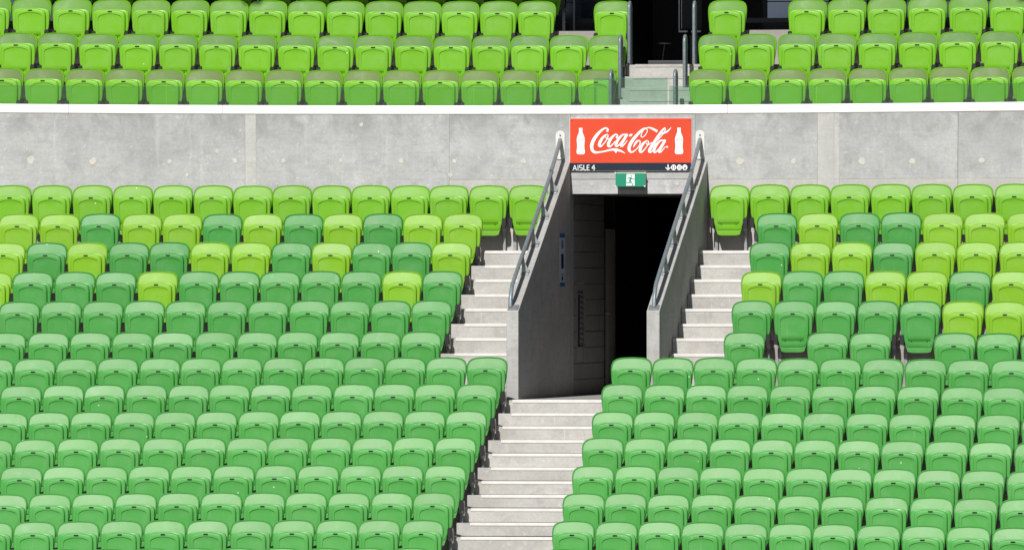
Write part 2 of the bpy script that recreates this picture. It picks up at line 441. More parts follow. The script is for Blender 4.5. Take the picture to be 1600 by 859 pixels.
leaf = MB().box(-.04,-.006,.055,.965,.012,2.095).build('leaf', M['door'], dr)
MB().tube([(-.006,.14,1.02),(.05,.14,1.02),(.055,.15,1.02),(.055,.26,1.02)],.010,8).build('handle', M['galv'], leaf)
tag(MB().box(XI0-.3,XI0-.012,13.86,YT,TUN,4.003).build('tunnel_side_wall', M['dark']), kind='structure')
fd = empty('far_door', (.47,17.0,TUN), label='dark door deep inside the tunnel with a thin teal strip at its head', cat='door')
MB().box(0,.16,0,.06,.005,2.02).build('leaf', M['darkgrey'], fd)
MB().box(0.0,.14,-.012,-.001,2.05,2.085).build('head_strip', M['teal'], fd)
# sticker on the shaded wing wall
st = empty('wayfinding_strip', (XI0,8.94,2.853), label='narrow vertical blue and grey notice strip on the shaded left wing wall', cat='sign')
sw=.43; sh=.652
MB().box(.0005,.004,0,sw,0,sh).build('backing_plate', M['sticker'], st)
MB().box(.0042,.006,0,sw,sh-.05,sh).build('blue_band', M['blue'], st)
MB().box(.0042,.006,0,sw,0,.045).build('blue_band', M['blue'], st)
MB().box(.0042,.006,.12,.32,.22,.40).build('dark_print', M['navy'], st)
pr=MB()
for k in range(5): pr.box(.0042,.006,.14,.30,.47+k*.022,.482+k*.022)
pr.box(.0042,.006,.16,.28,.07,.12); pr.box(.0042,.006,.14,.30,.14,.15)
pr.build('small_print', M['navy'], st)

# ------------------------------------------------------------------ stairs
def flight(label, x0, x1, nx0, nx1, specs, loc, nmat='nosing'):
    f = empty('stairs', loc, label=label, cat='stairs')
    for i,(y0,y1,zt,rise) in enumerate(specs):
        # bow at the flight's own middle
        zc = bow((x0+x1)/2, zt)[1]; jx = random.uniform(-.004,.004)
        s = MB().box(x0-loc[0],x1-loc[0],y0-loc[1],y1-loc[1],zc-rise-loc[2],zc-loc[2]).build('step', M['step'], f, bevel=.003, seg=1)
        a = nx0+(.03 if i%2 else 0)+jx
        MB().box(a-loc[0],nx1-loc[0],y0-.007-loc[1],y0+.055-loc[1],zc-.031-loc[2],zc+.006-loc[2]).build('nosing', M[nmat], s, bevel=.004)
    return f
def lower_specs(r0, r1, first=True):
    out=[]
    for r in range(r1, r0-1, -1):
        lv = LEV[r] if r>=0 else LEV[0]+.302*r; lp = LEV[r-1] if r-1>=0 else LEV[0]+.302*(r-1)
        y = r*T+BACK-.8; h=(lv-lp)
        out.append((y-.012, y+.30, lv+.004, h/2+.002))       # row-level tread
        out.append((y-.27, y-.0125, lv-h/2, h/2-.004))          # half step in front of the riser
    return out
flight('lower concrete aisle stairs with white nosings running down from the tunnel mouth', .10, 1.66, .232, 1.62, lower_specs(-1,7), (.88,4.6,TUN))
flight('left upper flight of concrete stairs beside the left wing wall', -.86, XO0-.004, -.722, XO0-.006, lower_specs(8,12), (-.4,8.6,LEV[12]))
flight('right upper flight of concrete stairs beside the right wing wall', XO1+.004, 2.76, XO1+.006, 2.70, lower_specs(8,12), (2.35,8.6,LEV[12]))
us=[]
for r in (15,14):
    y=DEP[r]+BACK-.8; h=(LEV[r]-LEV[r-1])/3
    us.append((y-.012,y+.3,LEV[r]+.004,h+.002)); us.append((y-.27,y-.0125,LEV[r]-h,h)); us.append((y-.54,y-.2705,LEV[r]-2*h,h-.003))
flight('short pale stairs climbing the upper tier aisle between the hoop rails', .60, 1.62, .70, 1.60, us, (1.1,12.2,LEV[15]), 'step')

# ------------------------------------------------------------------ handrails on the wing walls
def slope_z(y): return ZF+(ZB-ZF)*(y-YF)/(YW-YF)
def handrail(xc, dx, px, label):
    """galvanised rail on the coping; xc coping centre, dx rail offset, px wall plate centre"""
    loc=Vector((xc,YF,ZF)); h = empty('handrail', loc, label=label, cat='handrail')
    L=lambda x,y,z: (x-loc.x,y-loc.y,z-loc.z)
    xr=xc+dx; up=.235
    lowp=[L(xr-.004,5.66,slope_z(5.66)+.012),L(xr-.004,5.68,slope_z(5.68)+.10),L(xr,5.72,slope_z(5.72)+.18),L(xr,5.80,slope_z(5.80)+.225)]
    for k in range(1,9):
        y=5.80+(9.0-5.80)*k/8; lowp.append(L(xr,y,slope_z(y)+up))
    MB().tube(lowp,.025,12).build('rail', M['rail'], h, smooth=True)
    upp=[L(xr+.006,8.93,slope_z(8.93)+up+.045)]
    for k in range(1,7):
        y=8.93+(9.72-8.93)*k/6; upp.append(L(xr+.006+(px-xr-.006)*(k/6)**2*.5,y,slope_z(y)+up+.045+.02*k/6))
    upp.append(L(px,YW-.02,slope_z(9.72)+up+.10))
    MB().tube(upp,.025,12).build('rail', M['rail'], h, smooth=True)
    # brackets: gusset plate, foot and bolts
    for y in (8.93, 8.20, 7.40, 6.60):
        zc=slope_z(y)
        g=MB().prism([(xc-.045,zc+.03),(xc+.048,zc+.03),(xc+.044,zc+.05),(xr+.024,zc+.15),(xr+.014,zc+up),(xr-.014,zc+up),(xr-.012,zc+.13)],y+.018,y+.032)
        g.v=[L(*p) for p in g.v]; b=g.build('bracket', M['galv'], h)
        a=math.atan2(ZB-ZF,YW-YF); ft=MB(); w=.055
        ft.box(xc-w,xc+w-.012,y-.03,y+.12,.001,.013)
        ft.v=[L(p[0], y+(p[1]-y)*math.cos(a)-p[2]*math.sin(a), zc+(p[1]-y)*math.sin(a)+p[2]*math.cos(a)) for p in ft.v]
        ft.build('foot', M['galv'], b, bevel=.003)
        bo=MB()
        for ddx in (-.042,.03): bo.tube([L(xc+ddx,y+.04,zc+.02),L(xc+ddx,y+.03,zc+.05)],.009,8)
        bo.build('bolt', M['galv'], b)
    fp=MB().box(xc-.062,xc+.062,5.60,5.74,.001,.014); a=math.atan2(ZB-ZF,YW-YF)
    fp.v=[L(p[0],5.6+(p[1]-5.6)*math.cos(a)-p[2]*math.sin(a),slope_z(5.6)+(p[1]-5.6)*math.sin(a)+p[2]*math.cos(a)) for p in fp.v]
    fp.build('foot_plate', M['galv'], h, bevel=.004)
    # rounded wall plate with two bolts
    poly=[]; w=.058; z0,z1=4.435,4.796
    for k in range(9): t=math.pi*k/8; poly.append((px+w*math.cos(t), z1-w+w*math.sin(t)))
    for k in range(9): t=math.pi+math.pi*k/8; poly.append((px+w*math.cos(t)*1, z0+.02+.02*math.sin(t)))
    wp=MB().prism(poly,YW-.016,YW-.001); wp.v=[L(*p) for p in wp.v]
    wpo=wp.build('wall_plate', M['nosing'], h, bevel=.003)
    bb=MB().tube([L(px,YW-.03,z1-.055),L(px,YW-.015,z1-.055)],.011,8).tube([L(px+.01,YW-.03,z0+.045),L(px+.01,YW-.015,z0+.045)],.009,8)
    bb.build('bolt', M['galv'], wpo)
    return h
handrail((XO0+XI0)/2, -.035, .100, 'grey steel handrail bracketed along the coping of the left wing wall')
handrail((XI1+XO1)/2, .004, 1.864, 'grey steel handrail bracketed along the coping of the right wing wall')

# hoop rails in the upper aisle
for r in (13,14,15):
    for side,x in ((0,.567+.004*(r-13)),(1,1.385+.012*(r-13))):
        which={13:'shortest front',14:'middle',15:'rear'}[r]
        y=DEP[r]-.18; lv=LEV[r]; top=lv+.815
        hz=empty('hoop_rail',(x,y,lv),label=f'{which} grey hoop rail on the {"left" if side==0 else "right"} side of the upper aisle stairs',cat='rail',group='hoop rails in the upper aisle')
        pts=[(0,0,.01)]
        rr=.08
        pts.append((0,0,top-lv-rr))
        for k in range(1,9):
            t=math.pi*k/8; pts.append((0,rr-rr*math.cos(t),top-lv-rr+rr*math.sin(t)))
        pts.append((0,2*rr,.01+ (0 if r!=15 else 0)))
        MB().tube(pts,.021,12).build('hoop', M['rail'], hz, smooth=True)
        for yy in (0,2*rr): MB().tube([(0,yy,0),(0,yy,.012)],.045,12).build('flange', M['galv'], hz)

# ------------------------------------------------------------------ seats
def resample(pl, n):
    d=[0]
    for a,b in zip(pl,pl[1:]): d.append(d[-1]+math.hypot(b[0]-a[0],b[1]-a[1]))
    out=[]
    for k in range(n):
        t=d[-1]*k/(n-1); i=0
        while i<len(d)-2 and d[i+1]<t: i+=1
        u=(t-d[i])/max(1e-9,d[i+1]-d[i]); out.append((pl[i][0]+(pl[i+1][0]-pl[i][0])*u, pl[i][1]+(pl[i+1][1]-pl[i][1])*u))
    return out
def smoothpl(pl, it=2):
    for _ in range(it):
        q=[pl[0]]
        for a,b in zip(pl,pl[1:]): q += [(a[0]*.75+b[0]*.25,a[1]*.75+b[1]*.25),(a[0]*.25+b[0]*.75,a[1]*.25+b[1]*.75)]
        q.append(pl[-1]); pl=q
    return pl
NH=22
def ring(half, scale=1, c=(0,.48)):
    h=resample(half, NH)
    h=[(c[0]+(x-c[0])*scale, c[1]+(z-c[1])*scale) for x,z in h]
    return h+[(-x,z) for x,z in h[-2:0:-1]]
rim=smoothpl([(0,.698),(.10,.695),(.17,.687),(.205,.676),(.220,.655),(.223,.60),(.220,.50),(.216,.44),(.203,.400),(.170,.382),(.15,.30),(.13,.272),(0,.272)])
boxo=smoothpl([(0,.687),(.06,.685),(.12,.675),(.160,.661),(.178,.645),(.183,.60),(.183,.5),(.182,.42),(.176,.36),(.156,.285),(.138,.265),(.12,.262),(0,.262)])
pano=smoothpl([(0,.640),(.05,.637),(.10,.623),(.134,.607),(.143,.592),(.142,.5),(.136,.42),(.130,.36),(.124,.326),(.10,.316),(.05,.312),(0,.312)])
def loft(rings):
    n=len(rings[0]); vs=[p for r_ in rings for p in r_]; fs=[]
    for i in range(len(rings)-1):
        for k in range(n): fs.append((i*n+k,(i+1)*n+k,(i+1)*n+(k+1)%n,i*n+(k+1)%n))
    return vs,fs
def y3(r2, y): return [(x, y(x,z) if callable(y) else y, z) for x,z in r2]
def pan_mesh():
    rs=[y3(ring(rim,.97),.100), y3(ring(rim,1.0),.088), y3(ring(rim,1.0),.058), y3(ring(rim,.985),.050), y3(ring(rim,.965),.048),
        y3(ring(boxo,1.02),.046), y3(ring(boxo,1.0),.040), y3(ring(boxo,.995),.010), y3(ring(boxo,.98),.002), y3(ring(boxo,.962),0), y3(ring(pano,1.012),.0)]
    def rec(x,z):
        if z>.60: return .006+.004*(.64-z)/.04
        if z>.375: return .010-.009*(.60-z)/.225
        if z>.335: return .001+.020*(.375-z)/.04
        if z>.322: return .021
        return .004
    rs.append(y3(ring(pano,1.0),rec))
    vs,fs=loft(rs); n=len(rs[0]); b0=(len(rs)-1)*n
    # fill the sunk panel by strips between left and right edge
    for k in range(NH-1):
        a=b0+k; a2=b0+k+1; l=b0+(n-k)%n; l2=b0+(n-k-1)
        if k==0: fs.append((a,a2,b0+n-1))
        elif k==NH-2: fs.append((a,a2,l))
        else: fs.append((a,a2,l2,l))
    fs.append(tuple(range(n-1,-1,-1)))
    b=MB().add(vs,fs)
    return b.mesh('seat_pan', smooth=True, xs=1.045)
bko=smoothpl([(0,.832),(.10,.828),(.17,.818),(.218,.79),(.2375,.735),(.2375,.68),(.233,.60),(.222,.52),(.208,.44),(.18,.36),(.150,.28),(.135,.215),(.125,.2),(0,.2)])
def lean(z):
    k=[(.2,.030),(.31,.030),(.35,.082),(.45,.092),(.60,.112),(.70,.136),(.84,.182)]
    for (a,ya),(b,yb) in zip(k,k[1:]):
        if z<=b: return ya+(yb-ya)*(z-a)/(b-a)
    return k[-1][1]
def back_mesh():
    c=(0,.55); sc=[1.0,.985,.965,.945,.90,.75,.5,.25]; fwd=[-.005,-.013,-.010,-.003,.001,0,0,0]
    def f(off): return lambda x,z: lean(z)+.022*(1-min(1,(x/.24)**2))*(1 if z>.4 else max(0,(z-.3)/.1))-.022+off
    g=lambda o: (lambda x,z: f(o if z>.42 else max(o,0))(x,z) if z>.30 else f(0)(x,z))
    rs=[y3(ring(bko,s,c),f(o)) for s,o in zip(reversed(sc),[.016,.016,.016,.016,.016,.017,.018,.018])]
    rs+= [y3(ring(bko,s,c),g(o)) for s,o in zip(sc,fwd)]
    vs,fs=loft(rs); n=len(rs[0]); 
    fs.append(tuple(range(n-1,-1,-1))); e=(len(rs)-1)*n; fs.append(tuple(range(e,e+n)))
    return MB().add(vs,fs).mesh('backrest', smooth=True, xs=1.05)
ME={}
def face_mesh():
    c=(0,.55)
    def f(off): return lambda x,z: lean(z)+.022*(1-min(1,(x/.24)**2))*(1 if z>.4 else max(0,(z-.3)/.1))-.022+off
    top=[(x,max(z,.40)) for x,z in bko]
    rs=[y3(ring(bko,s_,c),f(o)) for s_,o in ((.940,.004),(.936,-.0035),(.91,-.003),(.85,-.003),(.72,-.003),(.5,-.003),(.28,-.003))]
    rs=[[(x,y,max(z,.36)) for x,y,z in r_] for r_ in rs]
    vs,fs=loft(rs); n=len(rs[0]); e=(len(rs)-1)*n; fs.append(tuple(range(e,e+n)))
    return MB().add(vs,fs).mesh('backrest_face', smooth=True, xs=1.05)
ME['pan']=pan_mesh(); ME['back']=back_mesh(); ME['face']=face_mesh(); ME['face_up']=face_mesh()
def pill(w,h,y0,y1):
    p=[]
    for k in range(7): t=-math.pi/2+math.pi*k/6; p.append((w-h+h*math.cos(t), h*math.sin(t)))
    for k in range(7): t=math.pi/2+math.pi*k/6; p.append((-w+h+h*math.cos(t), h*math.sin(t)))
    return MB().prism([(x,z+PLATE) for x,z in p],y0,y1)
ME['plate']=pill(.029,.0095,-.001,.006).mesh('number_plate')
ME['peg']=MB().tube([(-.093,.03,.343),(-.093,.004,.343)],.006,8).tube([(.093,.03,.343),(.093,.004,.343)],.006,8).mesh('peg_hole')
ME['print']=MB().box(-.011,-.002,-.0016,-.0008,PLATE-.003,PLATE+.003).box(.002,.011,-.0016,-.0008,PLATE-.003,PLATE+.003).mesh('number_print')
def hinge_mesh(s):
    b=MB()
    poly=[(s*.180,.285),(s*.230,.300),(s*.237,.36),(s*.234,.415),(s*.196,.420),(s*.180,.40)]
    if s<0: poly=poly[::-1]
    b.prism(poly,-.012,.085)
    b.tube([(s*.165,.05,.355),(s*.236,.05,.355)],.040,10)
    return b.mesh('hinge', bevel=.004, smooth=True, seg=1)
def leg_mesh(s):
    b=MB(); x=s*.183
    b.box(x-.019,x+.019,.205,.235,-.03,.30)
    b.add([(x-.019,.235,.28),(x+.019,.235,.28),(x+.019,.205,.24),(x-.019,.205,.24),(x-.019,.08,.352),(x+.019,.08,.352),(x+.019,.06,.312),(x-.019,.06,.312)],
          [(0,1,5,4),(3,7,6,2),(0,4,7,3),(1,2,6,5),(4,5,6,7),(0,3,2,1)])
    b.box(x-.03,x+.03,.19,.26,-.03,.012)
    return b.mesh('leg', bevel=.004, seg=1)
ME['hingeL'],ME['hingeR']=hinge_mesh(-1),hinge_mesh(1); ME['legL'],ME['legR']=leg_mesh(-1),leg_mesh(1)
ME['cap']=MB().prism_x([(.02,.41),(.075,.405),(.085,.30),(.07,.235),(.05,.235),(.045,.30)],.231,.240).mesh('end_cap', bevel=.002, seg=1)
ME['capR']=MB().prism_x([(.02,.41),(.075,.405),(.085,.30),(.07,.235),(.05,.235),(.045,.30)],-.240,-.231).mesh('end_cap', bevel=.002, seg=1)
for k,mk in (('capR','beige'),('peg','black'),('pan','pan'),('back','pan'),('face','back'),('face_up','back_up'),('plate','plate'),('print','plate_print'),('hingeL','black'),('hingeR','black'),('legL','galv'),('legR','galv'),('cap','beige')): ME[k].materials.append(M[mk])

protos={}
def make_seat(name, capside=0):
    root=link(name,None); root.empty_display_size=.15
    bk=link('backrest',ME['back'],None,root); link('backrest_face',ME['face'],None,bk)
    pan=link('seat_pan',ME['pan'],None,root); pl=link('number_plate',ME['plate'],None,pan); link('peg_hole',ME['peg'],None,pan)
    link('hinge',ME['hingeL'],None,root); link('hinge',ME['hingeR'],None,root)
    link('leg',ME['legL'],None,root); link('leg',ME['legR'],None,root)
    return root
def copy_seat(src, name):
    r=src.copy(); r.name=name; COL.objects.link(r)
    for c in src.children:
        if c.name.startswith('end_cap'): continue
        d=c.copy(); d.name=c.name.split('.')[0]; COL.objects.link(d); d.parent=r
        for g in c.children:
            e=g.copy(); e.name=g.name.split('.')[0]; COL.objects.link(e); e.parent=d
    return r
ORD=['end','second','third','fourth','fifth','sixth','seventh','eighth','ninth','tenth','eleventh','twelfth','thirteenth','fourteenth','fifteenth','sixteenth','seventeenth']
def lerp(a,b,t): return tuple(x+(y-x)*t for x,y in zip(a,b))
LIME_PAN=(.136,.365,.012); LIME_BACK=(.164,.362,.043); LIME_UP_PAN=(.146,.398,.012)
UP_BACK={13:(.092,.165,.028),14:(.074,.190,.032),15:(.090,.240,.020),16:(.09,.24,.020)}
LIMEY_PAN=(.172,.385,.012); LIMEY_BACK=(.205,.40,.045)
GRN_PAN=(.045,.245,.041); GRN_BACK=(.075,.262,.075); PALE_PAN=(.068,.310,.059); PALE_BACK=(.146,.340,.122)
# per row: index -> plan; names counted from the top
rows=[]
S=[[-.0639,1.6999,.5029,.4983],[-.0583,1.7003,.5023,.4986],[-.0549,1.7,.5014,.4988],[-.052,1.7024,.5004,.499],[-.0554,1.7058,.4994,.4993],[-.0537,1.7038,.4987,.4995],[-.0532,1.7061,.4975,.499],[-.9876,2.9558,.5038,.5002],[-.9865,2.9532,.5036,.502],[-.9842,2.9543,.5024,.501],[-.9932,2.9604,.5004,.5007],[-.987,2.9541,.5001,.5034],[-.2855,2.2554,.4953,.4982],[.3528,1.7639,.4974,.5017],[.3703,1.777,.4968,.5022],[.3293,1.795,.4917,.5033]]
def edge_l(r): return {True:-5.02-.155*r}.get(True)
def nth(n): return ORD[n]
ROWNAME={}
for r in range(-1,13): ROWNAME[r]=('top row' if r==12 else f'{ORD[12-r]} row')+' under the concrete wall'
ROWNAME[13]='front row above the white ledge'; ROWNAME[14]='second row above the white ledge'; ROWNAME[15]='third row above the white ledge'; ROWNAME[16]='shaded fourth row above the white ledge'
# lime seats scattered in the mixed rows, counted from the aisle (0 = end seat)
LIME_L={12:'all',11:[0,1,3,5,7,8,10,11,12],10:[0,3,5,6,9,11,12],9:[1,7,11],8:[],7:[]}
LIME_R={12:'all',11:[1,4,5,6],10:[1,2,4,5,6],9:[0,3,4,6],8:[5,6],7:[]}
SKIP={(15,0):[1],(15,1):[1],(7,1):[1,4]}
def place(r, side, k, x, y, h, n):
    bx,bz=bow(x,h)
    if r>=13: kind='up'
    else:
        lst=(LIME_L if side==0 else LIME_R).get(r,[]); kind='lime' if lst=='all' or k in lst else 'green'
    nm='lime_seat' if kind!='green' else 'green_seat'
    key=nm
    if key not in protos:
        protos[key]=make_seat(nm); o=protos[key]
    else: o=copy_seat(protos[key], nm)
    o.location=(bx,y+random.uniform(-.004,.004),bz-PLATE+random.uniform(-.0025,.0025)); o.rotation_euler=(random.gauss(0,.007),random.gauss(0,.005),random.gauss(0,.012))
    if k==0 and r<13:
        cp=link('end_cap',ME['cap'] if side==0 else ME['capR'],None,o)
    o.scale.x = 1+.03*(x/6.2)**2
    sd='left' if side==0 else 'right'
    pos=(f'{nth(n)} {sd} of the aisle' if n else f'end seat {sd} of the aisle')
    adj={'up':'lime green','lime':'yellowish lime','green':'mid green'}[kind]
    if kind=='green' and r<=6: adj='pale green'
    if kind=='lime' and r==12: adj='lime green'
    noun='folded seat' if n else 'folded'
    tag(o, f'{adj} {noun}, {pos}, {ROWNAME[r]}', 'seat', {'up':'lime seats of the upper tier','lime':'lime seats of the lower tier','green':'green seats of the lower tier'}[kind])
    if kind=='up': pc,bc=LIME_UP_PAN,UP_BACK[r]
    elif kind=='lime': pc,bc=(LIME_PAN,LIME_BACK) if r==12 else (LIMEY_PAN,LIMEY_BACK)
    else:
        t=min(1,max(0,(11-r)/9)); pc,bc=lerp(GRN_PAN,PALE_PAN,t),lerp(GRN_BACK,PALE_BACK,min(1,t*1.15))
    f=random.gauss(0,.035)
    if kind!='up': bc=lerp(bc,(.5,.6,.45),max(0,f*1.6)) if f>0 else tuple(c*(1+f) for c in bc)
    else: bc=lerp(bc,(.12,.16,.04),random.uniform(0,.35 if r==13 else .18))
    for c in o.children:
        if c.name.startswith('backrest'):
            c.color=(*pc,1); c.children[0].color=(*bc,1); c.children[0].data=ME['face_up' if kind=='up' else 'face']
        elif c.name.startswith('seat_pan'): c.color=(*pc,1)
    return o
random.seed(5)
for r in range(-1,16):
    rr=max(r,0); h=H[rr] if r>=0 else -.302; y=DEP[rr] if r>=0 else -.8
    e,s0,pl_,pr_=S[rr]
    if r==-1: e-=.006
    vis_l=-5.02-.155*(y/.8)-.26; vis_r=6.84-.08*(y/.8)+.26
    for side in (0,1):
        n=0
        for k in range(20):
            x=(e-k*pl_) if side==0 else (s0+k*pr_)
            if (side==0 and bow(x,h)[0]<vis_l-.10) or (side==1 and bow(x,h)[0]>vis_r+.24): break
            if k in SKIP.get((r,side),[]): continue
            place(r,side,k,x,y,h,n); n+=1
# shaded fourth upper row, left of the aisle, with a gap
n=0
for k in range(1,16):
    x=.3703-k*.4968
    if k in (1,11,12): continue
    place(16,0,k,x,13.6,H[15]+.45,n); n+=1

# ------------------------------------------------------------------ aisle sign
def stroke(b, pts, ws, y, sub=6):
    """variable width ribbon through points (x,z)"""
    P=[Vector(p) for p in pts]; n=len(P); path=[]; wid=[]
    for i in range(n-1):
        p0=P[max(i-1,0)]; p1=P[i]; p2=P[i+1]; p3=P[min(i+2,n-1)]
        for k in range(sub):
            t=k/sub
            path.append(.5*((2*p1)+(p2-p0)*t+(2*p0-5*p1+4*p2-p3)*t*t+(3*p1-p0-3*p2+p3)*t**3)); wid.append(ws[i]+(ws[i+1]-ws[i])*t)
    path.append(P[-1]); wid.append(ws[-1])
    vs=[]; m_=len(path)
    for i in range(m_):
        t=(path[min(i+1,m_-1)]-path[max(i-1,0)]).normalized(); nn=Vector((-t.y,t.x))*wid[i]/2
        vs += [(path[i].x+nn.x,y,path[i].y+nn.y),(path[i].x-nn.x,y,path[i].y-nn.y)]
    fs=[(2*i,2*i+1,2*i+3,2*i+2) for i in range(m_-1)]
    b.add(vs,fs)
def disc(b, cx, cz, r, y, n=20, r2=None):
    b.add([(cx+r*math.cos(2*math.pi*k/n),y,cz+(r2 or r)*math.sin(2*math.pi*k/n)) for k in range(n)],[tuple(range(n))])
sx0,sz1=bow(.221,4.946); sx1,sz0=bow(1.756,4.288); SW=sx1-sx0; SH=sz1-sz0
sg=empty('aisle_sign',(sx0,YW-.03,sz0),label='wide red and navy aisle sign with white script over the tunnel',cat='sign')
kx=SW/190.5; kz=SH/82.0
def SP(px,py): return ((px-890)*kx, (267-py)*kz)      # photograph pixel -> sign plane
zs=12.5*kz
MB().box(0,SW,.004,.026,0,SH).build('backing_board', M['print_white'], sg)
MB().box(.004,SW-.002,0,.0038,zs+.001,SH-.003).build('red_panel', M['red'], sg)
MB().box(.006,SW-.004,0,.0038,.004,zs-.001).build('navy_panel', M['navy'], sg)
LG=[ # script lettering, traced strokes in a 1600x600 grid (points, widths)
 ([(335,160),(350,128),(330,106),(295,108),(235,150),(170,220),(115,310),(95,385),(108,448),(150,480),(205,478)],[34,26,20,24,36,46,52,52,46,36,26]),
 ([(195,480),(280,468),(370,447),(440,437),(500,445),(560,464),(622,497)],[26,22,26,34,38,26,3]),
 ([(335,200),(275,245),(230,315),(215,368),(238,388),(285,345),(335,275),(352,220),(335,200)],[16,36,46,44,22,15,15,15,16]),
 ([(312,238),(335,272),(372,268),(408,240)],[12,13,13,12]),
 ([(478,258),(500,228),(485,203),(452,212),(400,265),(362,335),(358,378),(388,388),(430,350),(462,305)],[30,24,18,26,40,46,42,24,16,10]),
 ([(628,202),(575,212),(515,275),(480,340),(478,378),(502,384),(548,335),(600,262),(632,205)],[14,26,40,44,38,22,15,14,14]),
 ([(652,196),(600,285),(556,358),(560,384),(592,372),(655,295)],[36,42,42,30,18,9]),
 ([(958,104),(890,128),(805,210),(725,310),(682,400),(688,455),(722,478),(780,446),(830,390),(855,335),(842,300),(808,308),(775,350),(745,405)],[14,32,44,50,50,42,24,15,13,15,17,26,32,6]),
 ([(952,106),(966,150),(932,215),(888,246),(868,228),(880,180),(918,128),(965,100),(1010,102),(1060,122),(1122,158)],[10,12,12,12,14,12,10,12,24,32,38]),
 ([(962,298),(906,340),(862,408),(852,462),(876,478),(925,432),(972,365),(984,318),(962,298)],[16,36,46,42,22,15,15,15,16]),
 ([(945,335),(970,365),(1005,352),(1038,325)],[12,13,13,12]),
 ([(1245,98),(1195,148),(1135,232),(1065,340),(1008,430),(996,468),(1022,478),(1062,438),(1092,395)],[14,32,42,46,46,36,20,13,10]),
 ([(1240,100),(1246,132),(1200,210),(1130,288),(1072,330)],[14,13,13,12,10]),
 ([(1175,190),(1232,180),(1290,148),(1342,92)],[14,26,24,2]),
 ([(1222,292),(1165,305),(1108,365),(1074,428),(1072,470),(1097,478),(1145,428),(1195,355),(1226,296)],[14,26,40,44,38,22,15,14,14]),
 ([(1248,288),(1195,378),(1150,452),(1154,478),(1186,466),(1252,390)],[36,42,42,30,18,9]),
]
lt=MB(); yy=-.0010
for pts,ws in LG:
    stroke(lt,[SP(915+x/10,190+y/10) for x,y in pts],[w*.1*kx for w in ws],yy,8); yy-=.00012
lt.add([(*(lambda p:(p[0],yy,p[1]))(SP(915+x/10,190+y/10)),) for x,y in ((692,198),(738,193),(722,230),(676,236))],[(0,1,2,3)]); yy-=.0001
lt.add([(*(lambda p:(p[0],yy,p[1]))(SP(915+x/10,190+y/10)),) for x,y in ((436,450),(505,450),(488,472),(475,499),(462,476))],[(0,1,2,3,4)]); yy-=.0001
disc(lt,*SP(915+127.5,190+39.8),1.5*kx,yy)
lt.build('script_lettering', M['print_white'], sg)
def bottle(cx):
    prof=[(100,27),(126,27),(130,25),(150,26),(172,29),(200,40),(240,56),(275,62),(305,62),(340,58),(380,56),(420,58),(450,64),(485,65),(500,58),(510,40)]
    poly=[SP(cx+w*.1,190+y/10) for y,w in prof]+[SP(cx-w*.1,190+y/10) for y,w in reversed(prof)]
    b=MB().add([(x,-.001,z) for x,z in poly],[]) ; n=len(prof)
    b.f=[(i,i+1,2*n-2-i,2*n-1-i) for i in range(n-1)]
    o=b.build('bottle_print', M['print_white'], sg)
    s_=MB(); yq=-.0016
    for pts in ([(-50,-6),(-40,-14),(-46,6),(-36,4)],[(-30,-4),(-22,-8),(-24,6),(-14,0),(-8,-6),(-6,6),(2,2)],[(10,-12),(2,0),(8,8),(18,4)],[(22,-2),(28,6),(36,-12),(40,4),(50,-4),(54,5)]):
        stroke(s_,[SP(cx+a*.1,190+29+c*.1) for a,c in pts],[.45*kx]*len(pts),yq,4); yq-=.0001
    s_.build('bottle_script', M['red'], o)
bottle(1061.0); bottle(907.4)
def bar(b,pts,w,y):
    for i,(p,q) in enumerate(zip(pts,pts[1:])):
        stroke(b,[p,q],[w,w],y-.00008*i,1)
tx=MB()
def glyph(strokes,x,w=4.2,h=8.6,y1=266.1,lw=1.05):
    for j,s_ in enumerate(strokes): bar(tx,[SP(x+a*w,y1-lw/2-c*(h-lw)) for a,c in s_],lw*kx,-.001-.0006*j)
glyph([[(0,-.05),(.5,1),(1,-.05)],[(.2,.28),(.8,.28)]],895.3,5.6)
glyph([[(0,-.08),(0,1.08)]],903.1)
glyph([[(1,1),(0,1),(0,.52),(1,.48),(1,0),(0,0)]],905.6,4.3)
glyph([[(0,1.08),(0,0),(1.05,0)]],912.2,4.0)
glyph([[(1,1),(0,1),(0,0),(1,0)],[(0,.5),(.85,.5)]],917.3,3.9)
glyph([[(.72,-.08),(.72,1.08)],[(.72,1.0),(0,.45)],[(0,.36),(1.1,.36)]],924.8,4.8)
tx.build('aisle_lettering', M['print_white'], sg)
ic=MB()
bar(ic,[SP(1043.9,257),SP(1043.9,265.5)],1.6*kx,-.001); bar(ic,[SP(1040,261.6),SP(1043.9,265.5),SP(1047.8,261.6)],1.3*kx,-.0016)
for cx in (1052.6,1061.5,1070.1): disc(ic,*SP(cx,261.7),4.0*kx,-.0012,20,4.4*kz)
ic.build('arrow_and_discs', M['print_white'], sg)
pi=MB(); yq=-.002
for dx in (-1.4,1.4):
    disc(pi,*SP(1052.6+dx,259.6),.6*kx,yq); bar(pi,[SP(1052.6+dx,260.2),SP(1052.6+dx,264.2)],1.2*kx,yq-.0003)
bar(pi,[SP(1060.3,259),SP(1060.3,264.4)],.8*kx,yq); bar(pi,[SP(1062.6,259),SP(1062.6,264.4)],1.1*kx,yq)
bar(pi,[SP(1069.1,262),SP(1069.4,264.4),SP(1071,264.4),SP(1071.3,262)],1.0*kx,yq); bar(pi,[SP(1069,262.3),SP(1071.4,262.3)],1.3*kx,yq-.001); bar(pi,[SP(1070.5,261.5),SP(1071.3,259)],.5*kx,yq-.002)
pi.build('pictograms', M['navy'], sg)
for px,py in ((893.5,187.5),(1077.5,187.5)):
    x,z=SP(px,py); MB().tube([(x,-.006,z),(x,.0,z)],.010,10).build('screw', M['red'], sg)

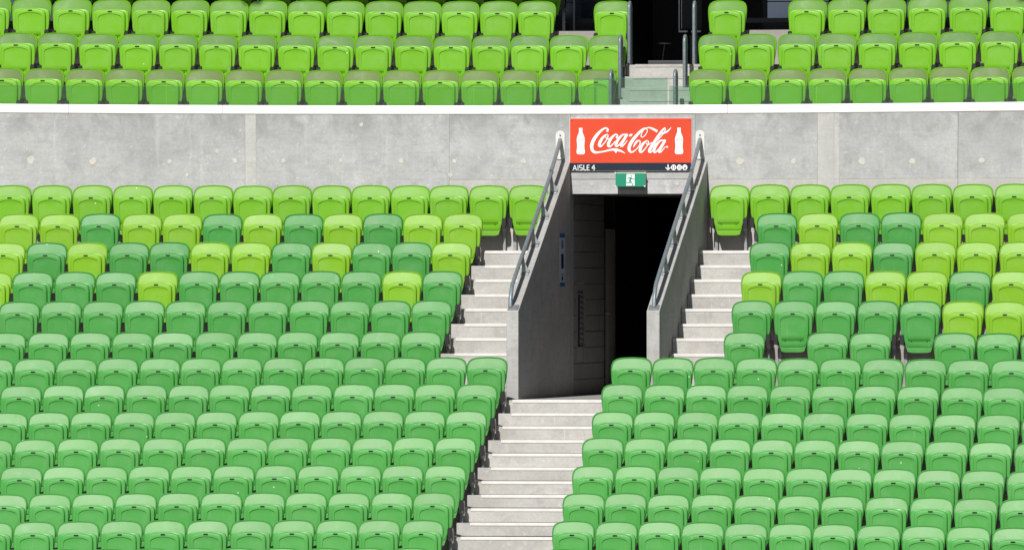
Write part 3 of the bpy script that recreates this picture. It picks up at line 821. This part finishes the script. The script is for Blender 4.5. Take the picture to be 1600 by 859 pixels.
# ------------------------------------------------------------------ exit sign
ex0,ez1=bow(.814,4.268); ex1,ez0=bow(1.19,4.092); EW=ex1-ex0; EH=ez1-ez0
es=empty('exit_sign',(ex0,YW-.125,ez0),label='green box exit sign with white running figure hung on the lintel',cat='sign')
MB().box(.006,EW-.006,.012,.123,.004,EH).build('housing', M['cream'], es, bevel=.004)
MB().box(0,EW,.0,.0115,0,EH-.006).build('green_face', M['green_sign'], es, bevel=.002)
def EP(x,y): return ((x-130)/910*EW, (580-y)/430*(EH-.004))
dw=MB(); dw.add([(*(lambda p:(p[0],-.001,p[1]))(EP(x,y)),) for x,y in ((468,188),(712,188),(712,548),(455,548))],[(0,1,2,3)]); dw.build('door_print', M['print_white'], es)
mn=MB(); k_=EW/910
disc(mn,*EP(622,250),23*k_,-.002)
for i,(pts,w) in enumerate([([(605,305),(580,360),(570,410)],[62,56,50]),([(600,298),(535,300),(495,345)],[30,26,22]),([(605,300),(650,338),(706,352)],[34,26,22]),([(575,400),(560,450),(520,452),(462,452)],[40,34,26,24]),([(575,400),(620,460),(655,515),(640,540)],[40,32,26,18])]):
    stroke(mn,[EP(*p) for p in pts],[a*k_ for a in w],-.0024-.0003*i,5)
mn.build('running_figure', M['green_sign'], es)
for px,py in ((130,150),(1030,150),(135,565),(1022,565)):
    x,z=EP(px,py); MB().tube([(x,-.010,z),(x,.002,z)],.011,10).build('corner_screw', M['cream'], es)

# ------------------------------------------------------------------ concourse behind the upper tier
cf=empty('concourse_front',(0,17,LEV[15]),label='dark concourse front with bluish windows behind the upper seats',cat='building')
for (x0,x1) in ((-14,-.30),(1.72,14)):
    MB().box(x0,x1,.02,.3,.0,.60).build('sill_wall', M['dark'], cf)
    MB().box(x0,x1,.02,.3,1.75,6.3).build('upper_wall', M['dark'], cf)
    x=x0
    i=0
    while x<x1-.05:
        b=min(x+.92,x1)
        wdw=MB().box(x,x+.05,0,.2,.6,1.75).box(b-.05,b,0,.2,.6,1.75).box(x+.05,b-.05,0,.2,.6,.66).box(x+.05,b-.05,0,.2,1.69,1.75).build('window', M['dark'], cf)
        mid=(x+b)/2
        MB().box(x+.05,mid-.012,.05,.07,.66,1.69).build('pane', M['window'], wdw); MB().box(mid+.012,b-.05,.05,.07,.66,1.69).build('pane', M['window'], wdw)
        MB().box(mid-.012,mid+.012,.03,.09,.66,1.69).build('mullion', M['dark'], wdw)
        tb=MB(); [tb.box(x+.05,b-.05,.035,.045,z,z+.012) for z in (.92,)]; tb.build('transom', M['dark'], wdw)
        x=b; i+=1
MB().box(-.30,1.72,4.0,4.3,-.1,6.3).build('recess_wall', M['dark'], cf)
MB().box(-.34,-.30,.3,4.0,-.1,6.3).build('recess_side', M['dark'], cf); MB().box(1.72,1.76,.3,4.0,-.1,6.3).build('recess_side', M['dark'], cf)
MB().box(-.30,1.72,.3,4.0,2.6,2.7).build('recess_ceiling', M['dark'], cf)
pp=empty('steel_pole',(-.40,14.4,LEV[15]),label='slim grey upright pole behind the gap in the third upper row',cat='pole')
MB().tube([(0,0,0),(0,0,1.6)],.014,10).build('shaft', M['galv'], pp); MB().tube([(0,0,0),(0,0,.02)],.05,12).build('base_plate', M['galv'], pp)
lr=empty('low_barrier',(0,14.9,LEV[15]),label='dark low barrier with posts behind the third upper row',cat='barrier')
for x in [-12+.44*i for i in range(28)]+[1.72+.44*i for i in range(24)]:
    if x>-.0 and x<1.7: continue
    MB().box(x-.02,x+.02,-.02,.02,0,.60).build('post', M['dark'], lr)
for a,b in ((-12,-.05),(1.68,12)):
    MB().box(a,b,-.03,.03,.60,.66).build('top_rail', M['darkgrey'], lr)
    MB().box(a,b,-.012,.012,.12,.40).build('infill_panel', M['terrace'], lr)
kb=empty('dark_plinth',(.93,13.35,LEV[15]),label='low dark grey plinth at the head of the upper aisle stairs',cat='plinth')
MB().box(-.215,.25,0,.4,.002,.085).build('plinth_body', M['darkgrey'], kb, bevel=.006); MB().box(-.215,.25,-.004,-.001,.006,.03).build('kick_strip', M['galv'], kb)
cl=empty('dark_column',(1.08,15.2,LEV[15]),label='dark square column behind the right side of the upper aisle',cat='column')
MB().box(-.075,.085,0,.15,.002,.42).build('casing', M['darkgrey'], cl); MB().box(-.085,.095,-.01,.16,.42,.44).build('top', M['darkgrey'], cl)
df_=empty('glass_door',(.80,15.6,LEV[15]),label='white framed glass door edge in the dark concourse above the aisle',cat='door')
MB().box(0,.011,0,.03,.52,2.4).box(.034,.042,0,.03,.54,2.4).build('stile', M['white'], df_)
MB().box(.0,.115,0,.03,.495,.518).box(.165,.29,0,.03,.495,.518).build('bottom_rail', M['white'], df_)
MB().box(.044,.30,.01,.02,.54,2.4).build('pane', M['dark'], df_)
bt=empty('round_table',(.655,15,LEV[15]),label='small round bar table on a thin post in the dark concourse',cat='table')
MB().tube([(0,0,.0),(.045,0,.33)],.006,8).build('post', M['galv'], bt); MB().tube([(.045,0,.33),(.045,0,.345)],[.09,.085],20).build('tabletop', M['galv'], bt); MB().tube([(0,0,0),(0,0,.012)],.07,16).build('base', M['galv'], bt)
